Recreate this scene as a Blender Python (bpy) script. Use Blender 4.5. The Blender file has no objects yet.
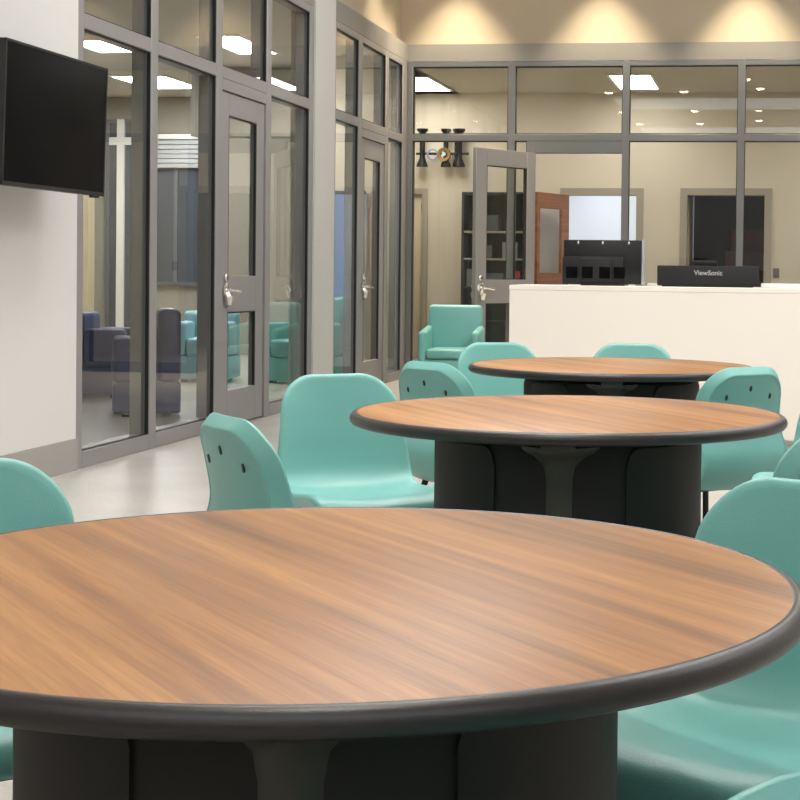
import bpy, bmesh, math, random
from mathutils import Vector, Matrix
random.seed(7)
sc = bpy.context.scene
COL = sc.collection
PI = math.pi
R = math.radians

# ------------------------------------------------------------------ materials
MATS = {}
def srgb(r, g, b):
    f = lambda c: (c/255)/12.92 if c/255 <= .04045 else ((c/255+.055)/1.055)**2.4
    return (f(r), f(g), f(b), 1)

def mat(name, col, rough=.5, metal=0, noise=0, scale=8, bump=0, bscale=60, coat=0, spec=.5):
    if name in MATS: return MATS[name]
    m = bpy.data.materials.new(name); m.use_nodes = True
    nt = m.node_tree; b = nt.nodes['Principled BSDF']
    b.inputs['Roughness'].default_value = rough
    b.inputs['Metallic'].default_value = metal
    b.inputs['Coat Weight'].default_value = coat
    b.inputs['Specular IOR Level'].default_value = spec
    tc = nt.nodes.new('ShaderNodeTexCoord')
    if noise:
        n = nt.nodes.new('ShaderNodeTexNoise'); n.inputs['Scale'].default_value = scale; n.inputs['Detail'].default_value = 4
        nt.links.new(tc.outputs['Object'], n.inputs['Vector'])
        r = nt.nodes.new('ShaderNodeValToRGB')
        r.color_ramp.elements[0].position = .3; r.color_ramp.elements[1].position = .7
        r.color_ramp.elements[0].color = tuple(c*(1-noise) for c in col[:3])+(1,)
        r.color_ramp.elements[1].color = tuple(min(1, c*(1+noise)) for c in col[:3])+(1,)
        nt.links.new(n.outputs['Fac'], r.inputs['Fac']); nt.links.new(r.outputs['Color'], b.inputs['Base Color'])
    else:
        b.inputs['Base Color'].default_value = col
    if bump:
        n2 = nt.nodes.new('ShaderNodeTexNoise'); n2.inputs['Scale'].default_value = bscale; n2.inputs['Detail'].default_value = 3
        nt.links.new(tc.outputs['Object'], n2.inputs['Vector'])
        bp = nt.nodes.new('ShaderNodeBump'); bp.inputs['Strength'].default_value = bump; bp.inputs['Distance'].default_value = .002
        nt.links.new(n2.outputs['Fac'], bp.inputs['Height']); nt.links.new(bp.outputs['Normal'], b.inputs['Normal'])
    MATS[name] = m
    return m

def emis(name, col, strength):
    m = bpy.data.materials.new(name); m.use_nodes = True
    nt = m.node_tree; nt.nodes.remove(nt.nodes['Principled BSDF'])
    e = nt.nodes.new('ShaderNodeEmission'); e.inputs['Color'].default_value = col; e.inputs['Strength'].default_value = strength
    nt.links.new(e.outputs[0], nt.nodes['Material Output'].inputs['Surface'])
    MATS[name] = m
    return m

def glass(name, tint, boost=1.0):
    m = bpy.data.materials.new(name); m.use_nodes = True
    nt = m.node_tree; nt.nodes.remove(nt.nodes['Principled BSDF'])
    t = nt.nodes.new('ShaderNodeBsdfTransparent'); t.inputs['Color'].default_value = tint
    g = nt.nodes.new('ShaderNodeBsdfGlossy'); g.inputs['Roughness'].default_value = .0; g.inputs['Color'].default_value = (1, 1, 1, 1)
    f = nt.nodes.new('ShaderNodeFresnel'); f.inputs['IOR'].default_value = 1.6*boost
    # the entry face carries the reflection of both faces of the pane
    ge = nt.nodes.new('ShaderNodeNewGeometry'); k = nt.nodes.new('ShaderNodeMath'); k.operation = 'SUBTRACT'; k.inputs[0].default_value = 1
    nt.links.new(ge.outputs['Backfacing'], k.inputs[1])
    q = nt.nodes.new('ShaderNodeMath'); q.operation = 'MULTIPLY'
    nt.links.new(f.outputs[0], q.inputs[0]); nt.links.new(k.outputs[0], q.inputs[1])
    x = nt.nodes.new('ShaderNodeMixShader')
    nt.links.new(q.outputs[0], x.inputs[0]); nt.links.new(t.outputs[0], x.inputs[1]); nt.links.new(g.outputs[0], x.inputs[2])
    nt.links.new(x.outputs[0], nt.nodes['Material Output'].inputs['Surface'])
    MATS[name] = m
    return m

def wood(name, c0, c1, c2, rough=.35, stretch=9.0, scale=2.2, coat=0.0):
    """straight grained laminate: grain runs along local X"""
    m = bpy.data.materials.new(name); m.use_nodes = True
    nt = m.node_tree; b = nt.nodes['Principled BSDF']; L = nt.links
    b.inputs['Roughness'].default_value = rough; b.inputs['Coat Weight'].default_value = coat
    tc = nt.nodes.new('ShaderNodeTexCoord')
    def noise(sx, sy, detail, dist=0):
        mp = nt.nodes.new('ShaderNodeMapping'); mp.inputs['Scale'].default_value = (sx, sy, sy)
        L.new(tc.outputs['Object'], mp.inputs['Vector'])
        n = nt.nodes.new('ShaderNodeTexNoise'); n.inputs['Scale'].default_value = 1; n.inputs['Detail'].default_value = detail
        n.inputs['Distortion'].default_value = dist
        L.new(mp.outputs[0], n.inputs['Vector']); return n
    n1 = noise(scale*.2, scale*stretch*.55, 5, .35)
    n2 = noise(scale*.42, scale*stretch*3.0, 6, .5)
    n3 = noise(scale*4, scale*stretch*22, 3)
    ramp = nt.nodes.new('ShaderNodeValToRGB'); cr = ramp.color_ramp
    cr.elements[0].position = .34; cr.elements[0].color = c0
    cr.elements[1].position = .64; cr.elements[1].color = c2
    e = cr.elements.new(.5); e.color = c1
    mx = nt.nodes.new('ShaderNodeMath'); mx.operation = 'MULTIPLY_ADD'; mx.inputs[1].default_value = .42
    L.new(n2.outputs['Fac'], mx.inputs[0])
    m2 = nt.nodes.new('ShaderNodeMath'); m2.operation = 'MULTIPLY'; m2.inputs[1].default_value = .58
    L.new(n1.outputs['Fac'], m2.inputs[0]); L.new(m2.outputs[0], mx.inputs[2])
    L.new(mx.outputs[0], ramp.inputs['Fac'])
    r3 = nt.nodes.new('ShaderNodeMapRange'); r3.inputs['From Min'].default_value = .35; r3.inputs['From Max'].default_value = .65
    r3.inputs['To Min'].default_value = .88; r3.inputs['To Max'].default_value = 1.06
    L.new(n3.outputs['Fac'], r3.inputs['Value'])
    v = nt.nodes.new('ShaderNodeVectorMath'); v.operation = 'SCALE'
    L.new(ramp.outputs['Color'], v.inputs[0]); L.new(r3.outputs[0], v.inputs['Scale'])
    L.new(v.outputs[0], b.inputs['Base Color'])
    MATS[name] = m
    return m

M_wallwhite = mat('painted block white', srgb(208, 206, 202), .6, bump=.15, bscale=40)
M_wallcream = mat('painted cream wall', srgb(182, 169, 148), .65, bump=.1, bscale=40)
M_header = mat('painted header', srgb(134, 131, 126), .6)
M_pier = mat('painted pier', srgb(192, 190, 186), .6, bump=.15, bscale=60)
M_office = mat('office paint', srgb(210, 199, 177), .7)
M_lounge = mat('lounge paint', srgb(150, 146, 136), .7)
M_ceil = mat('ceiling paint', srgb(225, 220, 210), .8)
M_base = mat('rubber base', srgb(154, 149, 143), .5)
M_alu = mat('satin aluminium frame', srgb(138, 135, 134), .42, .1)
M_alubacklit = mat('backlit aluminium frame', srgb(104, 105, 106), .42, .1)  # same aluminium, darkened to stand in for its backlit side
M_gask = mat('black gasket', srgb(22, 22, 22), .6)
M_chrome = mat('chrome', (.85, .85, .83, 1), .18, 1)
M_hollow = mat('painted steel door frame', srgb(160, 150, 132), .5)
M_teal = mat('teal moulded plastic', srgb(110, 169, 162), .36, bump=.25, bscale=350, spec=.45)
M_dkplug = mat('dark plastic plug', srgb(18, 24, 24), .5)
M_blackmetal = mat('black steel tube', srgb(30, 30, 30), .45, .3)
M_rubber = mat('dark rubber edge', srgb(36, 31, 31), .38, bump=.15, bscale=300)
M_drum = mat('charcoal moulded plastic', srgb(30, 29, 26), .62, noise=.06, scale=30, bump=.1, bscale=200, spec=.3)
M_drum2 = mat('charcoal moulded plastic column', srgb(60, 59, 54), .5, spec=.35)
M_blackgloss = mat('black gloss screen', (.004, .004, .005, 1), .2, spec=.04)
M_black = mat('black plastic', srgb(11, 11, 12), .35)
M_blackm = mat('matt black plastic', srgb(16, 16, 17), .55)
M_counter = mat('cream laminate', srgb(247, 239, 227), .45)
M_counterdark = mat('counter toe kick', srgb(70, 68, 66), .6)
M_white = mat('white plastic', srgb(235, 235, 232), .45)
M_letter = mat('pale grey lettering', srgb(178, 178, 178), .5)
M_navy = mat('navy vinyl', srgb(50, 68, 122), .5, bump=.15, bscale=200)
M_paleblue = mat('pale blue vinyl', srgb(150, 196, 206), .45)
M_slate = mat('slate panel', srgb(92, 96, 104), .6)
M_iron = mat('black iron', srgb(24, 23, 22), .5, .4)
M_gold = mat('brass', (.24, .13, .04, 1), .5, .6)
M_bluering = mat('blue enamel', srgb(130, 140, 170), .4)
M_roomshade = mat('unlit room shade', srgb(52, 44, 39), .8)  # shade of the unlit room put into its wall colour
M_darkcab = mat('dark stained shelving', srgb(52, 48, 44), .6)
M_wood = wood('cherry laminate', srgb(104, 66, 33), srgb(150, 100, 51), srgb(178, 127, 70), .40, 5, 2.0)
M_wood.node_tree.nodes['Principled BSDF'].inputs['Specular IOR Level'].default_value = .42
M_doorwood = wood('door veneer', srgb(112, 68, 38), srgb(138, 88, 52), srgb(152, 100, 62), .5, 8, 3)
G_left = glass('clear glazing left', (.93, .945, .94, 1))
G_back = glass('clear glazing back', (.95, .955, .94, 1))
G_blue = emis('blue daylit pane', srgb(112, 146, 192), .62)

# polished concrete floor
def floor_mat():
    m = bpy.data.materials.new('polished terrazzo'); m.use_nodes = True
    nt = m.node_tree; b = nt.nodes['Principled BSDF']; L = nt.links
    b.inputs['Roughness'].default_value = .28
    tc = nt.nodes.new('ShaderNodeTexCoord')
    n = nt.nodes.new('ShaderNodeTexNoise'); n.inputs['Scale'].default_value = 1.6; n.inputs['Detail'].default_value = 6
    v = nt.nodes.new('ShaderNodeTexVoronoi'); v.inputs['Scale'].default_value = 90
    L.new(tc.outputs['Object'], n.inputs['Vector']); L.new(tc.outputs['Object'], v.inputs['Vector'])
    r = nt.nodes.new('ShaderNodeValToRGB')
    r.color_ramp.elements[0].position = .3; r.color_ramp.elements[0].color = srgb(168, 162, 155)
    r.color_ramp.elements[1].position = .7; r.color_ramp.elements[1].color = srgb(188, 182, 175)
    L.new(n.outputs['Fac'], r.inputs['Fac'])
    mr = nt.nodes.new('ShaderNodeMapRange'); mr.inputs['To Min'].default_value = .9; mr.inputs['To Max'].default_value = 1.05
    sx = nt.nodes.new('ShaderNodeSeparateColor'); L.new(v.outputs['Color'], sx.inputs[0]); L.new(sx.outputs[0], mr.inputs['Value'])
    s = nt.nodes.new('ShaderNodeVectorMath'); s.operation = 'SCALE'
    L.new(r.outputs['Color'], s.inputs[0]); L.new(mr.outputs[0], s.inputs['Scale'])
    L.new(s.outputs[0], b.inputs['Base Color'])
    return m
M_floor = floor_mat()

# ------------------------------------------------------------------ mesh helpers
def add_box(bm, x0, x1, y0, y1, z0, z1, bev=0, seg=2):
    if x0 > x1: x0, x1 = x1, x0
    if y0 > y1: y0, y1 = y1, y0
    if z0 > z1: z0, z1 = z1, z0
    t = bmesh.new()
    bmesh.ops.create_cube(t, size=1)
    for v in t.verts:
        v.co = Vector(((x0+x1)/2+v.co.x*(x1-x0), (y0+y1)/2+v.co.y*(y1-y0), (z0+z1)/2+v.co.z*(z1-z0)))
    if bev:
        bmesh.ops.bevel(t, geom=t.edges[:], offset=bev, segments=seg, profile=.5, affect='EDGES')
    merge(bm, t)

def merge(bm, t, M=None):
    if M is not None: t.transform(M)
    vm = [bm.verts.new(v.co) for v in t.verts]
    t.verts.index_update()
    for f in t.faces:
        try: bm.faces.new([vm[v.index] for v in f.verts])
        except ValueError: pass
    t.free()

def box(*a, **k):
    bm = bmesh.new(); add_box(bm, *a, **k); return bm

def add_lathe(bm, prof, cx=0, cy=0, n=48, a0=0, a1=2*PI, cap=False):
    full = abs(a1-a0-2*PI) < 1e-6
    m = n if full else n+1
    rings = []
    for (r, z) in prof:
        if r < 1e-6: rings.append([bm.verts.new((cx, cy, z))]); continue
        rings.append([bm.verts.new((cx+r*math.cos(a0+(a1-a0)*k/n), cy+r*math.sin(a0+(a1-a0)*k/n), z)) for k in range(m)])
    for a, b in zip(rings, rings[1:]):
        for k in range(n):
            k2 = (k+1) % m
            if len(a) == 1 and len(b) == 1: continue
            if len(a) == 1: bm.faces.new((a[0], b[k2], b[k]))
            elif len(b) == 1: bm.faces.new((a[k], a[k2], b[0]))
            else: bm.faces.new((a[k], a[k2], b[k2], b[k]))
    bmesh.ops.recalc_face_normals(bm, faces=bm.faces[:])

def lathe(prof, **k):
    bm = bmesh.new(); add_lathe(bm, prof, **k); return bm

def add_tube(bm, pts, r, n=10):
    pts = [Vector(p) for p in pts]
    rings = []
    for i, p in enumerate(pts):
        d = (pts[min(i+1, len(pts)-1)]-pts[max(i-1, 0)]).normalized()
        up = Vector((0, 0, 1)) if abs(d.z) < .9 else Vector((1, 0, 0))
        a = d.cross(up).normalized(); b = d.cross(a)
        rr = r[i] if isinstance(r, (list, tuple)) else r
        rings.append([bm.verts.new(p+a*rr*math.cos(2*PI*k/n)+b*rr*math.sin(2*PI*k/n)) for k in range(n)])
    for A, B in zip(rings, rings[1:]):
        for k in range(n): bm.faces.new((A[k], A[(k+1) % n], B[(k+1) % n], B[k]))
    bm.faces.new(rings[0]); bm.faces.new(rings[-1])
    bmesh.ops.recalc_face_normals(bm, faces=bm.faces[:])

def tube(*a, **k):
    bm = bmesh.new(); add_tube(bm, *a, **k); return bm

def obj(name, bm, m, parent=None, loc=None, rz=0, smooth=True, world=False, angle=40):
    """link one mesh; world=True: vertices are in world space, shift them into the parent's frame"""
    me = bpy.data.meshes.new(name)
    if world and parent is not None:
        bm.transform(Matrix.Translation(-Vector(parent.location)))
    bm.to_mesh(me); bm.free()
    if smooth:
        me.polygons.foreach_set('use_smooth', [True]*len(me.polygons))
        me.set_sharp_from_angle(angle=R(angle))
    me.materials.append(m)
    o = bpy.data.objects.new(name, me); COL.objects.link(o)
    if parent is not None: o.parent = parent
    if loc: o.location = loc
    o.rotation_euler = (0, 0, rz)
    return o

def tag(o, label=None, cat=None, group=None, kind=None):
    if label: o['label'] = label
    if cat: o['category'] = cat
    if group: o['group'] = group
    if kind: o['kind'] = kind
    return o

def thing(name, label, cat, loc=(0, 0, 0), rz=0, group=None):
    o = bpy.data.objects.new(name, None); COL.objects.link(o)
    o.location = loc; o.rotation_euler = (0, 0, rz); o.empty_display_size = .1
    return tag(o, label, cat, group)

def struct(name, label=None, cat=None, loc=(0, 0, 0)):
    o = bpy.data.objects.new(name, None); COL.objects.link(o); o.location = loc; o.empty_display_size = .1
    return tag(o, label, cat, kind='structure')

def smesh(name, bm, m, label, cat):
    return tag(obj(name, bm, m, smooth=False), label, cat, kind='structure')

def dup(root, loc, rz, label=None, group=None):
    r = root.copy(); COL.objects.link(r); r.location = loc; r.rotation_euler = (0, 0, rz)
    if label: r['label'] = label
    if group: r['group'] = group
    for ch in list(root.children):
        c = ch.copy(); COL.objects.link(c); c.parent = r
        for g in list(ch.children):
            d = g.copy(); COL.objects.link(d); d.parent = c
    return r

# ------------------------------------------------------------------ camera
cam = bpy.data.cameras.new('camera'); co = bpy.data.objects.new('camera', cam); COL.objects.link(co)
F, U0, V0 = 1572.2243, 549.0216, 304.3621
RM = [[0.9900675967005596, -0.13981192569606585, -0.014791206589291304],
      [0.14007073443306495, 0.9899740753364472, 0.018207677422672545],
      [0.012097260623427395, -0.02009864659383977, 0.9997248124811672]]
ZC = 1.13
right = Vector([r[0] for r in RM]); fwd = Vector([r[1] for r in RM]); up = Vector([r[2] for r in RM])
mw = Matrix.Identity(4)
for i in range(3):
    mw[i][0] = right[i]; mw[i][1] = up[i]; mw[i][2] = -fwd[i]
mw[0][3], mw[1][3], mw[2][3] = 0, 0, ZC
co.matrix_world = mw
cam.sensor_width = 36; cam.sensor_fit = 'HORIZONTAL'
cam.lens = F*36/800
cam.shift_x = (400-U0)/800
cam.shift_y = (V0-400)/800
cam.clip_start = .05; cam.clip_end = 100
sc.camera = co

# ------------------------------------------------------------------ room shell
XL, YB = -3.82, 16.2            # glazed wall planes
ZT = 3.33                       # top of the glazing
ZH = 3.51                       # top of the header band
ZCEIL = 4.9
YR, XR = -11.5, 6.0             # wall behind the camera, wall to the right

smesh('floor', box(-10, XR+.2, YR-.2, 23.5, -.12, 0), M_floor, 'pale polished floor running under the tables and through the glazed rooms', 'floor')
smesh('ceiling', box(XL-.3, XR+.2, YR-.2, YB+.3, ZCEIL, ZCEIL+.12), M_ceil, 'high white ceiling over the day room', 'ceiling')
smesh('wall_left', box(XL-.16, XL, YR, 8.28, 0, ZCEIL), M_wallwhite, 'smooth white wall behind the television', 'wall')
smesh('wall_rear', box(XL-.16, XR, YR-.15, YR, 0, ZCEIL), M_wallwhite, 'white wall behind the viewpoint', 'wall')
smesh('wall_right', box(XR, XR+.15, YR, YB+.3, 0, ZCEIL), M_wallwhite, 'white wall opposite the television', 'wall')
smesh('baseboard_left', box(XL, XL+.012, YR, 8.278, 0, .178), M_base, 'tall grey base strip along the foot of the white wall', 'baseboard')
# upper walls above the glazing, slightly recessed behind the header band
smesh('wall_upper_left', box(XL-.22, XL-.1, 8.28, YB+.1, ZH-.02, ZCEIL), M_wallcream, 'cream upper wall above the side glazing', 'wall')
smesh('wall_upper_back', box(XL-.22, XR, YB+.1, YB+.22, ZH-.02, ZCEIL), M_wallcream, 'cream upper wall lit in scallops above the back glazing', 'wall')
bm = bmesh.new(); add_box(bm, XL-.22, XL, 8.28, YB+.0, ZT, ZH)
smesh('trim_1', bm, M_header, 'pale painted header band above the side glazing', 'trim')
smesh('trim_2', box(XL-.22, XR, YB, YB+.22, ZT, ZH), M_header, 'pale painted header band above the back glazing', 'trim')
smesh('wall_pier', box(XL-.2, XL+.015, 12.8, 13.4, 0, ZH-.001), M_pier, 'plain pale pier between the two side glazing bays', 'wall')

# ------------------------------------------------------------------ glazing
def frame_x(name, label, bays, doors, y0, y1):
    """glazed screen in the plane X = XL. bays: list of mullion spans (ya, yb); doors: index pairs"""
    root = struct(name, label, 'window', (XL-.06, y0, 0))
    fr = bmesh.new(); gk = bmesh.new()
    xo, xi = XL, XL-.13
    for (a, b) in bays: add_box(fr, xi, xo, a, b, 0, ZT, .004, 1)
    gaps = [(bays[i][1], bays[i+1][0]) for i in range(len(bays)-1)]
    panes = []
    for i, (a, b) in enumerate(gaps):
        add_box(fr, xi, xo, a-.002, b+.002, ZT-.065, ZT-.001, .004, 1)
        add_box(fr, xi, xo, a-.002, b+.002, 2.465, 2.55, .004, 1)
        panes.append((a, b, 2.55, ZT-.065))
        if i in doors:
            add_box(fr, xi, xo, a-.002, b+.002, 2.385, 2.465, .003, 1)
        else:
            add_box(fr, xi, xo, a-.002, b+.002, 0, .095, .004, 1)
            panes.append((a, b, .095, 2.465))
    obj('frame', fr, M_alu, root, world=True)
    for (a, b, z0, z1) in panes:
        obj('pane', box(XL-.036, XL-.028, a, b, z0, z1), G_left, root, world=True, smooth=False)
        t = .006
        for q in ((a, a+t, z0, z1), (b-t, b, z0, z1), (a, b, z0, z0+t), (a, b, z1-t, z1)):
            add_box(gk, XL-.027, XL-.005, q[0], q[1], q[2], q[3])
    obj('gasket', gk, M_gask, root, world=True, smooth=False)
    return root

frame_x('window_1', 'tall grey framed glazing bay beside the white television wall',
        [(8.28, 8.36), (9.32, 9.43), (10.47, 10.60), (11.56, 11.68), (12.68, 12.80)], [2], 8.28, 12.8)
frame_x('window_2', 'grey framed glazing bay between the pale pier and the back corner',
        [(13.40, 13.48), (14.24, 14.38), (15.28, 15.40), (16.0, 16.2)], [1], 13.4, 16.2)

def lever(parent, p, out, along):
    """escutcheon, rose and lever in world space; out = direction off the leaf, along = lever direction"""
    p = Vector(p); out = Vector(out).normalized(); al = Vector(along).normalized(); z = Vector((0, 0, 1))
    def disc(c, r, t):
        b = bmesh.new(); add_lathe(b, [(0, 0), (r*.85, 0), (r, t*.3), (r, t*.7), (r*.8, t), (0, t)], n=20)
        q = Vector((0, 0, 1)).rotation_difference(out).to_matrix().to_4x4(); b.transform(Matrix.Translation(c) @ q); return b
    h = bmesh.new()
    merge(h, disc(p, .05, .02)); merge(h, disc(p+z*.09, .03, .022))
    add_tube(h, [p+out*.01, p+out*.06, p+out*.07+al*.03-z*.004, p+out*.07+al*.13-z*.012], .011, 10)
    # teardrop shield beneath the lever
    add_tube(h, [p+out*.01-z*.02, p+out*.03-z*.06, p+out*.028-z*.1, p+out*.01-z*.125], [.03, .036, .024, .008], 12)
    return obj('handle', h, M_chrome, parent, world=True)

def door_x(name, label, y0, y1, zt, lites, hy, along):
    root = struct(name, label, 'door', (XL-.05, y0, 0))
    bm = bmesh.new(); xo, xi = XL-.012, XL-.06
    ys = [y0, lites[0][0], lites[0][1], y1]
    add_box(bm, xi, xo, y0, lites[0][0], .012, zt, .003, 1); add_box(bm, xi, xo, lites[0][1], y1, .012, zt, .003, 1)
    zs = [.012]
    for l in sorted(lites, key=lambda q: q[2]): zs += [l[2], l[3]]
    zs.append(zt)
    for k in range(0, len(zs), 2): add_box(bm, xi, xo, lites[0][0]-.002, lites[0][1]+.002, zs[k], zs[k+1], .003, 1)
    obj('leaf', bm, M_alu, root, world=True)
    gk = bmesh.new()
    for (a, b, z0, z1) in lites:
        obj('pane', box(XL-.04, XL-.034, a, b, z0, z1), G_left, root, world=True, smooth=False)
        for q in ((a, a+.01, z0, z1), (b-.01, b, z0, z1), (a, b, z1-.01, z1)): add_box(gk, XL-.033, XL-.013, *q)
    obj('gasket', gk, M_gask, root, world=True, smooth=False)
    lever(root, (xo, hy, .98), (1, 0, 0), (0, along, 0))
    return root
door_x('door_1', 'grey metal door with two narrow glass lites and a chrome lever in the side glazing', 10.612, 11.548, 2.378,
       [(10.765, 11.375, 1.08, 2.22), (10.765, 11.375, .26, .82)], 10.70, 1)
door_x('door_2', 'grey metal glass door nearest the back corner of the side glazing', 14.39, 15.27, 2.378,
       [(14.52, 15.12, .26, 2.2)], 14.47, 1)

# back screen in the plane Y = YB
root = struct('window_3', 'wide grey framed glazed screen to the bright office behind the counter', 'window', (-2, YB, 0))
fr = bmesh.new(); gk = bmesh.new()
mull = [(-3.82, -3.76), (-2.745, -2.67), (-1.548, -1.475), (-.365, -.292), (.82, .89), (2.0, 2.07), (3.2, 3.27), (4.4, 4.47), (5.9, 6.0)]
yo, yi = YB, YB+.13
for a, b in mull: add_box(fr, a, b, yo, yi, 0, ZT, .004, 1)
panes = []
for i in range(len(mull)-1):
    a, b = mull[i][1], mull[i+1][0]
    add_box(fr, a-.002, b+.002, yo, yi, ZT-.058, ZT-.001, .004, 1)
    add_box(fr, a-.002, b+.002, yo, yi, 2.497, 2.572, .004, 1)
    panes.append((a, b, 2.572, ZT-.058))
    if i == 1:
        add_box(fr, -2.545, -2.465, yo, yi, 0, 2.497, .004, 1)
        add_box(fr, -2.466, b+.002, yo+.001, yi-.001, 2.375, 2.4985, .004, 1)
        add_box(fr, a-.002, -2.54, yo, yi, 0, .1, .004, 1)
        panes.append((a, -2.545, .1, 2.497))
    else:
        add_box(fr, a-.002, b+.002, yo, yi, 0, .1, .004, 1)
        panes.append((a, b, .1, 2.497))
obj('frame', fr, M_alubacklit, root, world=True)
for (a, b, z0, z1) in panes:
    obj('pane', box(a, b, YB+.05, YB+.058, z0, z1), G_back, root, world=True, smooth=False)
    t = .008
    for q in ((a, a+t, z0, z1), (b-t, b, z0, z1), (a, b, z0, z0+t), (a, b, z1-t, z1)):
        add_box(gk, q[0], q[1], YB+.012, YB+.046, q[2], q[3])
obj('gasket', gk, M_gask, root, world=True, smooth=False)

# open door of the office, swung out into the day room
hx, hy = -2.462, YB-.03
dv = Vector((-.50, -.80, 0)).normalized()
ang = math.atan2(dv.y, dv.x)
door = struct('door_3', 'grey glazed metal door standing open towards the counter', 'door', (hx, hy, 0))
door.rotation_euler = (0, 0, ang)
W = .90
bm = bmesh.new(); t0, t1 = -.024, .024
add_box(bm, 0, .13, t0, t1, .012, 2.37, .003, 1); add_box(bm, W-.16, W, t0, t1, .012, 2.37, .003, 1)
for z0, z1 in ((.012, .26), (.815, 1.055), (2.2, 2.37)): add_box(bm, .128, W-.158, t0, t1, z0, z1, .003, 1)
obj('leaf', bm, M_alu, door)
gk = bmesh.new()
for z0, z1 in ((.26, .815), (1.055, 2.2)):
    obj('pane', box(.13, W-.16, -.003, .003, z0, z1), G_back, door, smooth=False)
    for s in (-1, 1):
        for q in ((.13, .138, z0, z1), (W-.168, W-.16, z0, z1), (.13, W-.16, z0, z0+.008), (.13, W-.16, z1-.008, z1)):
            add_box(gk, q[0], q[1], s*.006, s*.02, q[2], q[3])
obj('gasket', gk, M_gask, door, smooth=False)
for s in (1, -1):
    h = bmesh.new()
    p = Vector((W-.075, s*.024, .97)); out = Vector((0, s, 0)); z = Vector((0, 0, 1)); al = Vector((-1, 0, 0))
    for c, r in ((p, .055), (p+z*.1, .032)):
        b = bmesh.new(); add_lathe(b, [(0, 0), (r, 0), (r, .012), (r*.7, .022), (0, .022)], n=20)
        b.transform(Matrix.Translation(c) @ Vector((0, 0, 1)).rotation_difference(out).to_matrix().to_4x4()); merge(h, b)
    add_tube(h, [p+out*.01, p+out*.06, p+out*.07+al*.03, p+out*.07+al*.13-z*.015], .012, 10)
    add_tube(h, [p+out*.012-z*.02, p+out*.035-z*.06, p+out*.03-z*.11, p+out*.01-z*.14], [.035, .042, .028, .01], 12)
    obj('handle', h, M_chrome, door)
hg = bmesh.new()
for z in (.25, 1.2, 2.12): add_tube(hg, [(-.012, -.03, z-.06), (-.012, -.03, z+.06)], .011, 10)
obj('hinge', hg, M_chrome, door)

# ------------------------------------------------------------------ office behind the back screen
YO = 19.75; ZO = 3.4
bm = bmesh.new()
for x0, x1, z0, z1 in ((-6, -5.25, 0, ZO), (-5.25, -4.43, 2.12, ZO), (-4.43, -2.58, 0, ZO), (-2.58, -1.69, 2.12, ZO), (-1.69, -1.065, 0, ZO),
                       (-1.065, -.09, 2.125, ZO), (-.09, XR, 0, ZO)):
    add_box(bm, x0, x1, YO, YO+.14, z0, z1)
smesh('wall_office_back', bm, M_office, 'cream back wall of the office with its door openings', 'wall')
smesh('wall_office_left', box(-4.86, -4.74, YB+.13, YO, 0, ZO), M_office, 'cream side wall of the office', 'wall')
smesh('wall_office_end', box(-4.86, XL, YB+.02, YB+.12, 0, ZO), M_office, 'short cream wall closing the corner behind the glazing', 'wall')
smesh('wall_office_right', box(XR, XR+.15, YB+.3, YO+3.6, 0, ZO), M_office, 'cream right wall of the office', 'wall')
smesh('ceiling_office', box(-4.9, XR, YB+.05, YO+.14, ZO, ZO+.1), mat('office ceiling paint', srgb(196, 188, 168), .8), 'beige ceiling of the office', 'ceiling')

def opening_frame(name, label, x0, x1, zt, m=M_hollow, w=.085):
    bm = bmesh.new(); a, b = YO-.03, YO+.16
    add_box(bm, x0-w, x0+.005, a, b, 0, zt+w, .004, 1); add_box(bm, x1-.005, x1+w, a, b, 0, zt+w, .004, 1)
    add_box(bm, x0, x1, a, b, zt-.005, zt+w, .004, 1)
    return tag(obj(name, bm, m), label, 'door frame', kind='structure')
opening_frame('trim_3', 'grey beige steel frame round the bright doorway of the office', -2.575, -1.69, 2.12)
opening_frame('trim_4', 'grey beige steel frame round the dark doorway of the office', -1.06, -.094, 2.125)
opening_frame('trim_5', 'grey beige steel frame round the closed door at the office corner', -5.25, -4.44, 2.12, M_hollow, .07)
# closed door
d4 = struct('door_4', 'closed beige door at the far left corner of the office', 'door', (-4.85, YO+.06, 0))
obj('leaf', box(-5.24, -4.45, YO+.02, YO+.065, .01, 2.11, .003), mat('beige door paint', srgb(198, 182, 152), .55), d4, world=True)
hg = bmesh.new()
for z in (.4, 1.0, 1.95): add_tube(hg, [(-4.445, YO-.005, z-.05), (-4.445, YO-.005, z+.05)], .014, 8)
obj('hinge', hg, M_hollow, d4, world=True)
# open wooden door
hx, hy = -2.56, YO-.04
e = Vector((-2.845, 18.87, 0))-Vector((hx, hy, 0)); ang = math.atan2(e.y, e.x); W = .87
d5 = struct('door_5', 'brown wooden door with a tall glass lite standing open in the office', 'door', (hx, hy, 0)); d5.rotation_euler = (0, 0, ang)
bm = bmesh.new(); a, b = .2, .80
add_box(bm, 0, a, -.022, .022, .01, 2.11, .003, 1); add_box(bm, b, W, -.022, .022, .01, 2.11, .003, 1)
add_box(bm, a-.002, b+.002, -.022, .022, .01, 1.13, .003, 1); add_box(bm, a-.002, b+.002, -.022, .022, 1.92, 2.11, .003, 1)
obj('leaf', bm, M_doorwood, d5)
obj('pane', box(a, b, -.004, .004, 1.13, 1.92), G_back, d5, smooth=False)
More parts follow.
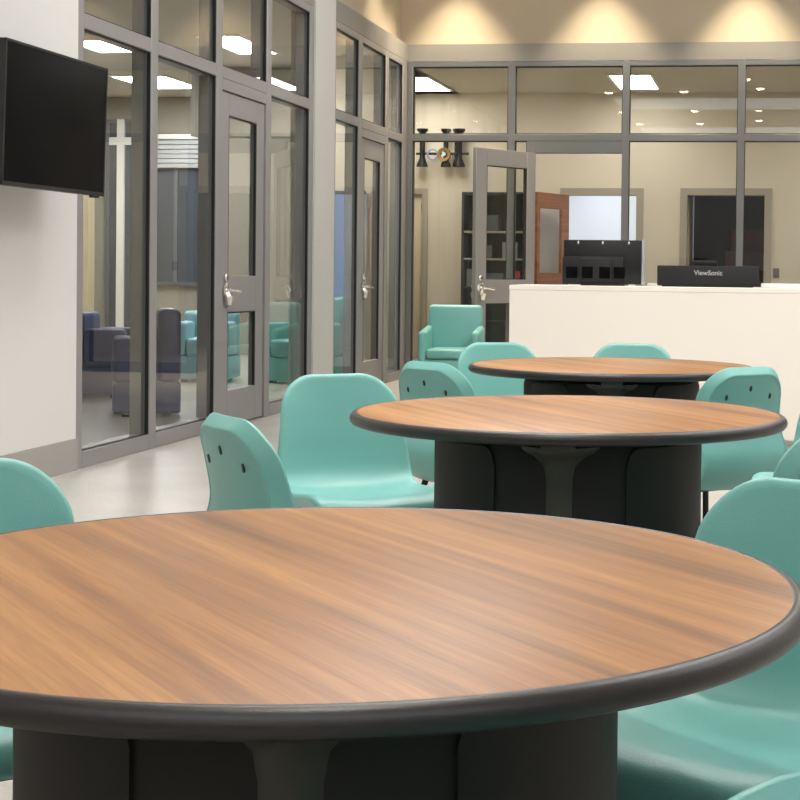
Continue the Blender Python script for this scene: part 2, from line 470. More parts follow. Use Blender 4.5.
# bright room and dark room behind the two doorways
bm = bmesh.new()
for q in ((-3.3, -3.2, YO+.16, 22.6, 0, 2.7), (-1.2, -1.12, YO+.16, 22.6, 0, 2.7), (-3.3, -1.12, 22.6, 22.7, 0, 2.7), (-3.3, -1.12, YO+.16, 22.7, 2.7, 2.8)): add_box(bm, *q)
smesh('wall_bright_room', bm, mat('white room paint', srgb(238, 238, 238), .7), 'white walls of the brightly lit room through the doorway', 'wall')
bm = bmesh.new()
for q in ((.5, .6, YO+.16, 22.4, 0, 2.7), (-1.1, .6, 22.4, 22.5, 0, 2.7), (-1.1, .6, YO+.16, 22.5, 2.7, 2.8)): add_box(bm, *q)
smesh('wall_dark_room', bm, M_roomshade, 'walls of the unlit room through the dark doorway, darkness put into their colour', 'wall')

d6 = struct('lit_jamb_leaf', 'added pale leaf standing in for the brightly lit jamb of the dark doorway', 'door', (-1.05, YO+.2, 0))  # added leaf that draws the bright strip of a lit jamb
obj('leaf', box(-1.085, -1.045, YO+.165, YO+1.02, .01, 2.11, .003), mat('beige door paint', srgb(198, 182, 152)), d6, world=True)
t = thing('storage_cabinet', 'dark brown cabinet standing in the unlit room through the doorway', 'cabinet', (-.4, 21.6, 0))
obj('body', box(-.62, .1, 21.3, 21.9, .02, 1.45, .01), mat('brown laminate', srgb(104, 66, 48), .6), t, world=True)
obj('door', box(-.60, -.27, 21.28, 21.3, .06, 1.41, .004), mat('brown laminate', srgb(104, 66, 48)), t, world=True)
obj('door', box(-.25, .08, 21.28, 21.3, .06, 1.41, .004), mat('brown laminate', srgb(104, 66, 48)), t, world=True)
tag(obj('storage_box', box(-.55, -.05, 21.4, 21.8, 1.452, 1.75, .015), mat('dark red cardboard', srgb(110, 52, 44), .7)), 'dark red box on top of the brown cabinet in the unlit room', 'box')

tag(obj('light_switch', box(.02, .095, YO-.012, YO, 1.10, 1.22, .004), mat('grey switch plate', srgb(110, 104, 98), .5)),
    'small dark switch plate on the office wall right of the dark doorway', 'switch')

# dark shelving seen through the open door
t = thing('shelf_unit', 'dark open shelf unit against the office wall behind the open glass door', 'shelf', (-3.45, YO-.2, 0))
bm = bmesh.new(); x0, x1, y0, y1 = -3.86, -3.03, YO-.36, YO-.01
add_box(bm, x0, x0+.03, y0, y1, 0, 2.13); add_box(bm, x1-.03, x1, y0, y1, 0, 2.13); add_box(bm, x0, x1, y1-.02, y1, .05, 2.13); add_box(bm, x0, x1, y0, y1, 2.10, 2.13)
obj('carcass', bm, M_darkcab, t, world=True, smooth=False)
for z in (.08, .5, .92, 1.28, 1.62): obj('shelf', box(x0+.032, x1-.032, y0+.01, y1-.022, z, z+.025), M_hollow if z in (1.28, 1.62) else M_darkcab, t, world=True, smooth=False)
for x, w, z, h, c, l in ((-3.80, .2, .945, .22, (120, 118, 110), 'grey box at the near end of the waist high shelf'),
                         (-3.55, .22, .945, .17, (84, 92, 96), 'blue grey box in the middle of the waist high shelf'),
                         (-3.22, .1, .945, .2, (170, 60, 50), 'red box at the right end of the waist high shelf'),
                         (-3.72, .24, 1.305, .16, (98, 96, 88), 'drab box on the shelf above the grey boxes'),
                         (-3.35, .2, 1.305, .2, (140, 142, 140), 'pale grey box on the upper shelf behind the door glass'),
                         (-3.70, .3, 1.645, .2, (70, 78, 76), 'dark green box on the top shelf of the dark unit')):
    tag(obj('storage_box', box(x, x+w, y0+.06, y0+.28, z+.0005, z+h, .006), mat('box %d%d%d' % c, srgb(*c), .6)), l, 'box', 'boxes in the dark shelf unit')

# black iron ornament on the office wall
t = thing('wall_ornament', 'black iron wall ornament of flared spindles with a brass disc in the office', 'ornament', (-4.16, YO-.1, 2.45))
yy = YO-.14
for cx, s, dy in ((-4.42, 1, 0), (-4.12, .9, .02), (-3.99, .6, .03), (-3.94, 1, 0)):
    bm = bmesh.new()
    add_lathe(bm, [(0, 2.455), (.075*s, 2.46), (.07*s, 2.485), (.036*s, 2.57), (.034*s, 2.62), (.036*s, 2.70), (.034*s, 2.86), (.04*s, 2.885), (.07*s, 2.915), (.074*s, 2.94), (0, 2.942)], cx=cx, cy=yy+dy, n=16)
    obj('spindle', bm, M_iron, t, world=True)
obj('crossbar', tube([(-4.50, yy, 2.625), (-3.82, yy, 2.625)], .016, n=8), M_iron, t, world=True)
bm = bmesh.new(); add_lathe(bm, [(.045, -.015), (.085, -.02), (.09, 0), (.085, .02), (.045, .015), (.045, -.015)], n=24)
bm.transform(Matrix.Translation((-4.13, yy-.05, 2.61)) @ Matrix.Rotation(PI/2, 4, 'X')); obj('brass_ring', bm, M_gold, t, world=True)
bm = bmesh.new(); add_lathe(bm, [(0, -.012), (.026, -.012), (.026, .012), (0, .012)], n=20)
bm.transform(Matrix.Translation((-4.13, yy-.055, 2.615)) @ Matrix.Rotation(PI/2, 4, 'X')); obj('white_disc', bm, M_paleblue, t, world=True)
bm = bmesh.new(); add_lathe(bm, [(.055, -.01), (.075, -.01), (.075, .01), (.055, .01), (.055, -.01)], n=24)
bm.transform(Matrix.Translation((-4.28, yy-.03, 2.61)) @ Matrix.Rotation(PI/2, 4, 'X')); obj('blue_ring', bm, M_bluering, t, world=True)
for x in (-4.28, -4.05): obj('wall_peg', tube([(x, YO-.03, 2.625), (x, yy, 2.625)], .014, n=8), M_iron, t, world=True)

# ------------------------------------------------------------------ lounge behind the side glazing
YLF, XLF = 20.0, -9.6
smesh('wall_lounge_far', box(XLF, -4.86, YLF, YLF+.12, 0, ZO), M_lounge, 'drab far wall of the lounge beyond the side glazing', 'wall')
smesh('wall_lounge_left', box(XLF-.1, XLF, 7.4, YLF+.12, 0, ZO), M_lounge, 'drab left wall of the lounge', 'wall')
smesh('wall_lounge_near', box(XLF, XL-.16, 7.3, 7.42, 0, ZO), M_lounge, 'drab near wall of the lounge', 'wall')
smesh('ceiling_lounge', box(XLF, XL-.14, 7.4, YLF, ZO, ZO+.1), mat('lounge ceiling paint', srgb(205, 200, 188), .8), 'pale ceiling of the lounge', 'ceiling')
smesh('wall_lounge_beam', box(-6.5, -4.9, 17.0, 17.3, 2.62, ZO), mat('lounge beam', srgb(150, 146, 136), .7), 'grey dropped beam across the lounge', 'wall')
smesh('wall_lounge_column', box(-8.98, -8.80, 19.4, 19.6, 0, ZO), mat('lounge column', srgb(206, 192, 160), .7), 'cream column at the back of the lounge', 'wall')
G_dusk = mat('dark window pane', srgb(70, 78, 88), .15)
def far_window(name, label, x0, x1, z0, z1, posts, bars, pane, fm=M_white, w=.05, YLF=YLF):
    r = struct(name, label, 'window', ((x0+x1)/2, YLF, z0))
    bm = bmesh.new(); a, b = YLF-.06, YLF-.001
    for p in [x0, x1-w]+posts: add_box(bm, p, p+w, a, b, z0, z1)
    for p in [z0, z1-w]+bars: add_box(bm, x0, x1, a, b, p, p+w)
    obj('frame', bm, fm, r, world=True, smooth=False)
    obj('pane', box(x0, x1, YLF-.03, YLF-.02, z0, z1), pane, r, world=True, smooth=False)
    return r
far_window('window_4', 'tall white posted window with a cross bar at the far end of the lounge', -8.80, -8.36, 0, 3.1, [], [], G_dusk, M_slate, w=.05)
w4 = [o for o in COL.objects if o.name == 'window_4'][0]
bm = bmesh.new(); add_box(bm, -8.64, -8.54, YLF-.08, YLF-.04, 0, 3.1); add_box(bm, -8.75, -8.41, YLF-.081, YLF-.039, 2.76, 2.86)
obj('white_post', bm, M_white, w4, world=True, smooth=False)
far_window('window_5', 'grey lounge window under a white blind', -8.2, -7.45, .9, 2.9, [-7.85], [], G_dusk, M_slate, .05)
far_window('window_6', 'blue daylit window at the right end of the lounge', -4.76, -4.26, .1, 1.97, [], [.66, .38], G_blue, M_slate, .035, YLF=YB+.018)
w6 = [o for o in COL.objects if o.name == 'window_6'][0]
obj('lower_panel', box(-4.74, -4.28, YB-.03, YB-.022, .12, .68), M_slate, w6, world=True, smooth=False)
t = thing('window_blind', 'white blind drawn part way down the grey lounge window', 'blind', (-7.8, YLF-.09, 2.9))
obj('headrail', box(-8.2, -7.45, YLF-.13, YLF-.062, 2.83, 2.9, .01), M_white, t, world=True)
bm = bmesh.new()
for k in range(6): add_box(bm, -8.18, -7.47, YLF-.115, YLF-.075, 2.455+k*.062, 2.51+k*.062, .006, 1)
obj('fabric', bm, mat('blind slat', srgb(176, 178, 182), .6), t, world=True)

def lounge_chair(name, label, loc, rz, m, w=.72, d=.75, h=.8, group=None):
    t = thing(name, label, 'armchair', loc, rz, group)
    obj('base', box(-w/2, w/2, -d/2, d/2, .03, .26, .02, seg=3), m, t)
    obj('seat_cushion', box(-w/2+.13, w/2-.13, -d/2-.01, d/2-.16, .262, .44, .035, seg=3), m, t)
    obj('backrest', box(-w/2, w/2, d/2-.17, d/2, .26, h, .05, seg=4), m, t)
    for s in (-1, 1): obj('armrest', box(s*(w/2-.13), s*w/2, -d/2, d/2-.165, .26, .6, .04, seg=4), m, t)
    for sx in (-1, 1):
        for sy in (-1, 1): obj('foot', box(sx*(w/2-.1)-.03, sx*(w/2-.1)+.03, sy*(d/2-.1)-.03, sy*(d/2-.1)+.03, 0, .032), M_blackm, t)
    return t
lounge_chair('lounge_armchair', 'navy armchair with its back to the glass beside the white television wall', (-5.8, 13.1, 0), R(97), M_navy, w=.52, d=.52, h=.74)
lounge_chair('lounge_armchair', 'navy armchair behind the second pane from the television wall', (-4.76, 11.55, 0), R(-66), M_navy, w=.5, d=.5, h=.82)
lounge_chair('lounge_armchair', 'pale blue armchair behind the pane next to the metal side door', (-5.62, 15.2, 0), R(8), M_paleblue, w=.56, d=.6, h=.7)
lounge_chair('lounge_armchair', 'teal armchair behind the glass just beyond the pale pier', (-4.62, 15.3, 0), R(-20), M_teal, w=.6, h=.86)
t = thing('low_table', 'low grey lounge table between the two navy armchairs', 'table', (-6.4, 14.6, 0))
obj('tabletop', box(-6.85, -5.95, 14.3, 14.9, .38, .5, .01), mat('pale grey laminate', srgb(176, 172, 168), .5), t, world=True)
for sx in (-6.8, -6.05):
    for sy in (14.35, 14.8): obj('leg', box(sx, sx+.05, sy, sy+.05, 0, .38), M_slate, t, world=True)

# ------------------------------------------------------------------ luminaires
E_office = emis('office diffuser', srgb(252, 250, 246), 16)
E_lounge = emis('lounge diffuser', srgb(252, 250, 246), 46)
E_bright = emis('bright room diffuser', srgb(236, 245, 255), 7)
E_main = emis('added day room panel', srgb(250, 251, 252), 16.5)
E_sky = emis('skylight diffuser', srgb(230, 235, 240), 3.0)
E_down = emis('downlight lens', srgb(255, 232, 196), 45)

def troffer(label, x0, x1, y0, y1, z, em, group=None):
    t = thing('ceiling_light', label, 'ceiling light', ((x0+x1)/2, (y0+y1)/2, z), 0, group)
    bm = bmesh.new(); w = .03
    for q in ((x0-w, x0, y0-w, y1+w), (x1, x1+w, y0-w, y1+w), (x0, x1, y0-w, y0), (x0, x1, y1, y1+w)): add_box(bm, q[0], q[1], q[2], q[3], z-.02, z-.0005)
    obj('frame', bm, M_white, t, world=True, smooth=False)
    obj('diffuser', box(x0, x1, y0, y1, z-.012, z-.002), em, t, world=True, smooth=False)
    return t
troffer('bright rectangular ceiling light in the office, near the left corner', -4.55, -4.0, 17.95, 19.3, ZO, E_office)
troffer('bright rectangular ceiling light in the office, above the monitors', -1.86, -1.40, 17.85, 19.2, ZO, E_office)
troffer('rectangular office ceiling light beyond the right edge', 1.2, 1.7, 17.8, 19.2, ZO, E_office)
troffer('ceiling light of the lounge above the pane beside the television', -7.0, -6.55, 14.9, 15.7, ZO, E_lounge)
troffer('ceiling light of the lounge at its far end', -7.75, -7.1, 17.7, 18.9, ZO, E_lounge)
troffer('ceiling light of the lounge seen above the metal side door', -5.55, -5.15, 14.7, 15.9, ZO, E_lounge)
troffer('ceiling light of the bright room through the doorway', -2.6, -1.7, 20.6, 22.0, 2.7, E_bright)
for x, y in ((-1.9, 5.3), (1.6, 5.3), (-1.9, 8.6), (1.6, 8.6), (-1.9, 12), (1.6, 12), (4.4, 5.3), (4.4, 10)):  # added panels, out of view, that light the whole day room
    troffer('added square light panel, out of view in the high day room ceiling', x-.6, x+.6, y-.6, y+.6, ZCEIL, E_main, 'added day room light panels')
for y0, y1 in ((-3.2, -.8), (-10.1, -7.4)):
    t = thing('skylight', 'pale skylight panel in the ceiling behind the viewpoint', 'skylight', (0, (y0+y1)/2, ZCEIL), 0, 'skylight strips')
    bm = bmesh.new()
    for q in ((-3.46, 5.06, y0-.06, y0), (-3.46, 5.06, y1, y1+.06), (-3.46, -3.4, y0, y1), (5, 5.06, y0, y1)): add_box(bm, q[0], q[1], q[2], q[3], ZCEIL-.06, ZCEIL-.0005)
    obj('frame', bm, M_white, t, world=True, smooth=False)
    obj('diffuser', box(-3.4, 5, y0, y1, ZCEIL-.03, ZCEIL-.002), E_sky, t, world=True, smooth=False)

for x, y in ((-1.84, .03), (-3.5, -4.1), (-1.81, -3.75), (-3.33, -6.9), (-1.82, -6.8), (-.34, -3.6), (-.36, -6.1), (-.28, .5), (-3.4, -.1), (-.55, 2.0), (-.55, 4.4), (-.6, 6.7), (1.2, -3.6), (1.2, -6.5)):  # the ones above the three tables are added, to go with the top spots
    t = thing('downlight', 'small round downlight in the high ceiling, with added ones over the tables', 'downlight', (x, y, ZCEIL), 0, 'downlights')
    bm = bmesh.new(); add_lathe(bm, [(.092, -.001), (.12, -.001), (.12, -.008), (.092, -.012), (.092, -.001)], n=20); obj('trim_ring', bm, M_white, t)
    bm = bmesh.new(); add_lathe(bm, [(0, -.045), (.05, -.040), (.085, -.022), (.09, -.002), (0, -.002)], n=20); obj('lens', bm, E_down, t)

def spot(x, y, z, power, size, blend=.6, col=(1, .85, .62), tgt=None, name='wallwash', soft=.04):
    l = bpy.data.lights.new(name, 'SPOT'); l.energy = power; l.spot_size = R(size); l.spot_blend = blend; l.color = col; l.shadow_soft_size = soft
    o = bpy.data.objects.new(name, l); COL.objects.link(o); o.location = (x, y, z)
    d = (Vector(tgt)-Vector((x, y, z))) if tgt else Vector((0, 0, -1))
    o.rotation_euler = d.to_track_quat('-Z', 'Y').to_euler()
for x, y in ((-.55, 2.0), (-.55, 4.4), (-.6, 6.7)): spot(x, y, ZCEIL-.06, 230, 100,   .6, (1, .97, .92), name='added_top_light', soft=.09)  # added top light: brightens seats and leaves the chair backs dark
WASH = [(-3.28, YB-.41), (-1.76, YB-.41), (-.26, YB-.41), (1.25, YB-.41), (2.75, YB-.41), (XL+.42, 15.25)]
for x, y in WASH:
    t = thing('wall_washer', 'round recessed wall washer in the high ceiling', 'downlight', (x, y, ZCEIL), 0, 'wall washers')
    bm = bmesh.new(); add_lathe(bm, [(.07, -.001), (.1, -.001), (.1, -.012), (.07, -.02), (.07, -.001)], n=20); obj('trim_ring', bm, M_white, t)
    bm = bmesh.new(); add_lathe(bm, [(0, -.004), (.07, -.004), (.07, -.008), (0, -.008)], n=20); obj('lens', bm, E_down, t)
    spot(x, y, ZCEIL-.03, 460 if y > 15.5 else 260, 65, .7)

# ------------------------------------------------------------------ television
t = thing('television', 'black flat television mounted on the white wall', 'television', (XL, 7.35, 1.86))
ty0, ty1, tz0, tz1 = 6.81, 7.925, 1.505, 2.18
def tilt(bm):
    bm.transform(Matrix.Translation((-3.5, 7.36, 1.84)) @ Matrix.Rotation(R(1.6), 4, 'Y') @ Matrix.Translation((3.5, -7.36, -1.84)))
    return bm
obj('body', tilt(box(-3.56, -3.503, ty0, ty1, tz0, tz1, .006)), M_black, t, world=True)
bm = bmesh.new(); w = .012
for q in ((ty0, ty0+w, tz0, tz1), (ty1-w, ty1, tz0, tz1), (ty0, ty1, tz0, tz0+w*1.6), (ty0, ty1, tz1-w, tz1)): add_box(bm, -3.504, -3.498, *q)
obj('bezel', tilt(bm), M_blackm, t, world=True)
obj('screen', tilt(box(-3.503, -3.5, ty0+w, ty1-w, tz0+w*1.6, tz1-w)), M_blackgloss, t, world=True, smooth=False)
obj('sensor', tilt(box(-3.52, -3.502, ty1-.14, ty1-.05, tz0-.012, tz0+.004, .003)), M_blackm, t, world=True)
obj('wall_plate', box(XL, XL+.03, 7.1, 7.6, 1.66, 2.06, .004), M_blackmetal, t, world=True)
obj('mount_arm', tube([(XL+.03, 7.35, 1.86), (XL+.12, 7.25, 1.86), (XL+.17, 7.42, 1.86), (-3.558, 7.36, 1.86)], .025, n=8), M_blackmetal, t, world=True)

# ------------------------------------------------------------------ reception counter
CY = 10.5; CX = -1.757; CH = 1.045
t = thing('reception_counter', 'long cream reception counter in front of the office screen', 'counter', (.5, CY+.4, 0))
bm = bmesh.new()
add_box(bm, CX+.003, 4.0, CY+.003, CY+.05, .04, CH-.03)
add_box(bm, CX+.003, CX+.05, CY+.05, CY+.7, .04, CH-.03)
obj('front_panel', bm, M_counter, t, world=True, smooth=False)
bm = bmesh.new(); add_box(bm, CX, 4.0, CY, CY+.72, CH-.035, CH, .004, 1)
obj('countertop', bm, M_counter, t, world=True)
bm = bmesh.new(); add_box(bm, CX+.06, 3.95, CY+.06, CY+.1, 0, .042); add_box(bm, CX+.06, CX+.1, CY+.1, CY+.65, 0, .042)
obj('toe_kick', bm, M_counter, t, world=True, smooth=False)

# ------------------------------------------------------------------ monitors on the counter
t = thing('monitor', 'black monitor seen from behind on the left of the counter', 'monitor', (-1.14, CY+.3, CH))
mx0, mx1 = -1.425, -.885; my = CY+.28
obj('back_cover', box(mx0, mx1, my, my+.03, CH+.012, CH+.315, .006), M_black, t, world=True)
bm = bmesh.new(); add_box(bm, mx0-.004, mx1-.12, my-.035, my+.002, CH+.008, CH+.20, .008); add_box(bm, mx0+.12, mx1-.2, my-.05, my-.03, CH+.03, CH+.19, .006)
obj('rear_housing', bm, M_blackm, t, world=True)
obj('silver_edge', box(mx1+.0005, mx1+.022, my-.003, my+.034, CH+.01, CH+.317, .004), mat('silver plastic', srgb(176, 178, 182), .35, .5), t, world=True)
for x, z in ((-1.33, .285), (-1.16, .285), (-.98, .285)): obj('bolt', box(x, x+.014, my-.004, my+.002, CH+z, CH+z+.02, .002), M_chrome, t, world=True)
for x in (-1.4, -1.29, -1.17, -1.07): obj('vent_panel', box(x, x+.075, my-.056, my-.034, CH+.05, CH+.13, .004), M_blackgloss, t, world=True)
obj('screen', box(mx0+.012, mx1-.012, my+.0305, my+.033, CH+.03, CH+.305), M_blackgloss, t, world=True, smooth=False)
obj('stand', box(-1.3, -1.0, my-.05, my+.1, CH+.0008, CH+.014, .004), M_blackm, t, world=True)

t = thing('monitor', 'low black monitor with a white brand name on its back, on the counter', 'monitor', (-.42, CY+.25, CH))
vx0, vx1 = -.772, -.082; vy = CY+.22
obj('back_cover', box(vx0, vx1, vy, vy+.05, CH+.01, CH+.145, .006), M_blackm, t, world=True)
obj('mount_block', box(-.54, -.365, vy+.03, vy+.07, CH+.14, CH+.182, .004), M_black, t, world=True)
obj('stand', box(-.74, -.12, vy+.005, vy+.12, CH+.0008, CH+.012, .003), M_black, t, world=True)
obj('screen', box(vx0+.012, vx1-.012, vy+.0505, vy+.053, CH+.02, CH+.135), M_blackgloss, t, world=True, smooth=False)
cu = bpy.data.curves.new('lettering', 'FONT'); cu.body = 'ViewSonic'; cu.size = .046; cu.extrude = .0015; cu.align_x = 'CENTER'; cu.offset = .0006
to = bpy.data.objects.new('lettering_curve', cu); COL.objects.link(to)
bpy.context.view_layer.update()
me = bpy.data.meshes.new_from_object(to.evaluated_get(bpy.context.evaluated_depsgraph_get()))
bpy.data.objects.remove(to)
me.name = 'lettering'; me.materials.clear(); me.materials.append(M_letter)
lo = bpy.data.objects.new('lettering', me); COL.objects.link(lo); lo.parent = t
lo.rotation_euler = (PI/2, 0, 0); lo.location = Vector((-.425, vy-.001, CH+.082))-t.location
lo['label'] = 'pale ViewSonic lettering'
tag(obj('document_tray', box(-.07, .55, CY+.3, CY+.55, CH+.0005, CH+.03, .004), M_white), 'flat white tray on the counter right of the low monitor', 'tray')
tag(obj('paper_pad', box(-.88+.03, -.79, CY+.35, CY+.6, CH+.0005, CH+.02, .003), M_white), 'white paper pad on the counter between the two monitors', 'paper pad')

# ------------------------------------------------------------------ armchair by the glazing
def tub_armchair(label, loc, rz):
    t = thing('armchair', label, 'armchair', loc, rz)
    w, d = .56, .60
    obj('base', box(-w/2+.02, w/2-.02, -d/2+.01, d/2-.02, .0, .33, .03, seg=3), M_teal, t)
    obj('seat', box(-w/2+.075, w/2-.075, -d/2-.01, d/2-.12, .331, .42, .03, seg=3), M_teal, t)
    bm = box(-w/2+.03, w/2-.03, d/2-.13, d/2-.02, .30, .815, .035, seg=4)
    for v in bm.verts: v.co.y += (v.co.z-.3)*.16; v.co.x *= 1+(.8-v.co.z)*.16
    obj('backrest', bm, M_teal, t)
    for s in (-1, 1):
        bm = box(s*(w/2-.075), s*w/2, -d/2, d/2-.03, .02, .62, .034, seg=4)
        for v in bm.verts:
            if v.co.z > .5: v.co.z -= max(0, -(v.co.y+.1))*.22
        obj('armrest', bm, M_teal, t)
    return t
tub_armchair('teal tub armchair standing alone by the open office door', (-2.935, 14.35, 0), R(5))

# ------------------------------------------------------------------ tables
def make_table(label, loc, rz, grain):
    t = thing('round_table', label, 'table', loc, rz, None)
    bm = lathe([(0, .716), (.586, .716), (.589, .718), (.589, .740), (.587, .7405), (0, .7405)], n=128)
    o = obj('tabletop', bm, M_wood, t); o.rotation_euler = (0, 0, grain-rz)
    bm = lathe([(.5885, .7400), (.5915, .7412), (.597, .7405), (.6035, .7365), (.608, .7300), (.6095, .7235), (.608, .7165), (.6035, .7110), (.597, .7085), (.585, .708), (.585, .7155), (.5885, .7170), (.5885, .7400)], n=128)
    obj('edge_band', bm, M_rubber, t)
    # four bracket arms under the top
    bm = bmesh.new(); add_box(bm, -.455, .455, -.045, .045, .685, .7155, .006); add_box(bm, -.045, .045, -.455, .455, .6852, .7153, .006)
    obj('support_frame', bm, M_drum2, t)
    obj('drum', lathe([(0, .012), (.366, .012), (.374, .03), (.374, .66), (.368, .681), (0, .681)], n=64), M_drum, t)
    obj('foot_ring', lathe([(0, 0), (.39, 0), (.395, .012), (.385, .03), (.36, .036), (0, .036)], n=64), M_drum2, t)
    for k in (1, 3):
        a = k*PI/2
        bm = lathe([(0, .034), (.05, .034), (.05, .60), (.054, .632), (.072, .655), (.094, .667), (.104, .676), (.106, .6845), (0, .6845)], n=24)
        bm.transform(Matrix.Translation((.336*math.cos(a), .336*math.sin(a), 0)))
        obj('column', bm, M_drum2, t)
    # four curved corner shells, tops rounded away from the columns
    for k in range(4):
        a = PI/4+k*PI/2
        bm = bmesh.new()
        hw = R(18); rr = R(6); n = 28
        R0, R1 = .371, .380; z0, z1 = .036, .679; rc = .05
        outer, inner = [], []
        for i in range(n+1):
            f = -hw+2*hw*i/n
            s = (hw-abs(f))/rr
            zt = z1 if s >= 1 else z1-rc+rc*math.sqrt(max(0, 1-(1-s)**2))
            cs, sn = math.cos(a+f), math.sin(a+f)
            outer.append((bm.verts.new((R1*cs, R1*sn, z0)), bm.verts.new((R1*cs, R1*sn, zt-.004)), bm.verts.new(((R1-.006)*cs, (R1-.006)*sn, zt))))
            inner.append((bm.verts.new((R0*cs, R0*sn, z0)), bm.verts.new((R0*cs, R0*sn, zt))))
        for i in range(n):
            A, B, C, D = outer[i], outer[i+1], inner[i], inner[i+1]
            bm.faces.new((A[0], B[0], B[1], A[1])); bm.faces.new((A[1], B[1], B[2], A[2])); bm.faces.new((A[2], B[2], D[1], C[1])); bm.faces.new((C[0], C[1], D[1], D[0])); bm.faces.new((A[0], C[0], D[0], B[0]))
        for A, C in ((outer[0], inner[0]), (outer[-1], inner[-1])): bm.faces.new((A[0], A[1], A[2], C[1], C[0]))
        bmesh.ops.recalc_face_normals(bm, faces=bm.faces[:])
        obj('corner_shell', bm, M_drum, t)
    return t
T1, T2, T3 = (-.5557, 1.9295), (-.5590, 4.372), (-.6686, 6.6629)
tb1 = make_table('nearest and largest round table with a cherry wood top and dark edge', (*T1, 0), R(11), R(-49))
tb1['group'] = 'round day room tables'
tb2 = dup(tb1, (*T2, 0), R(4), 'middle round cherry wood table with a dark charcoal pedestal', 'round day room tables')
tb3 = dup(tb1, (*T3, 0), R(6), 'farthest round cherry wood table just in front of the counter', 'round day room tables')

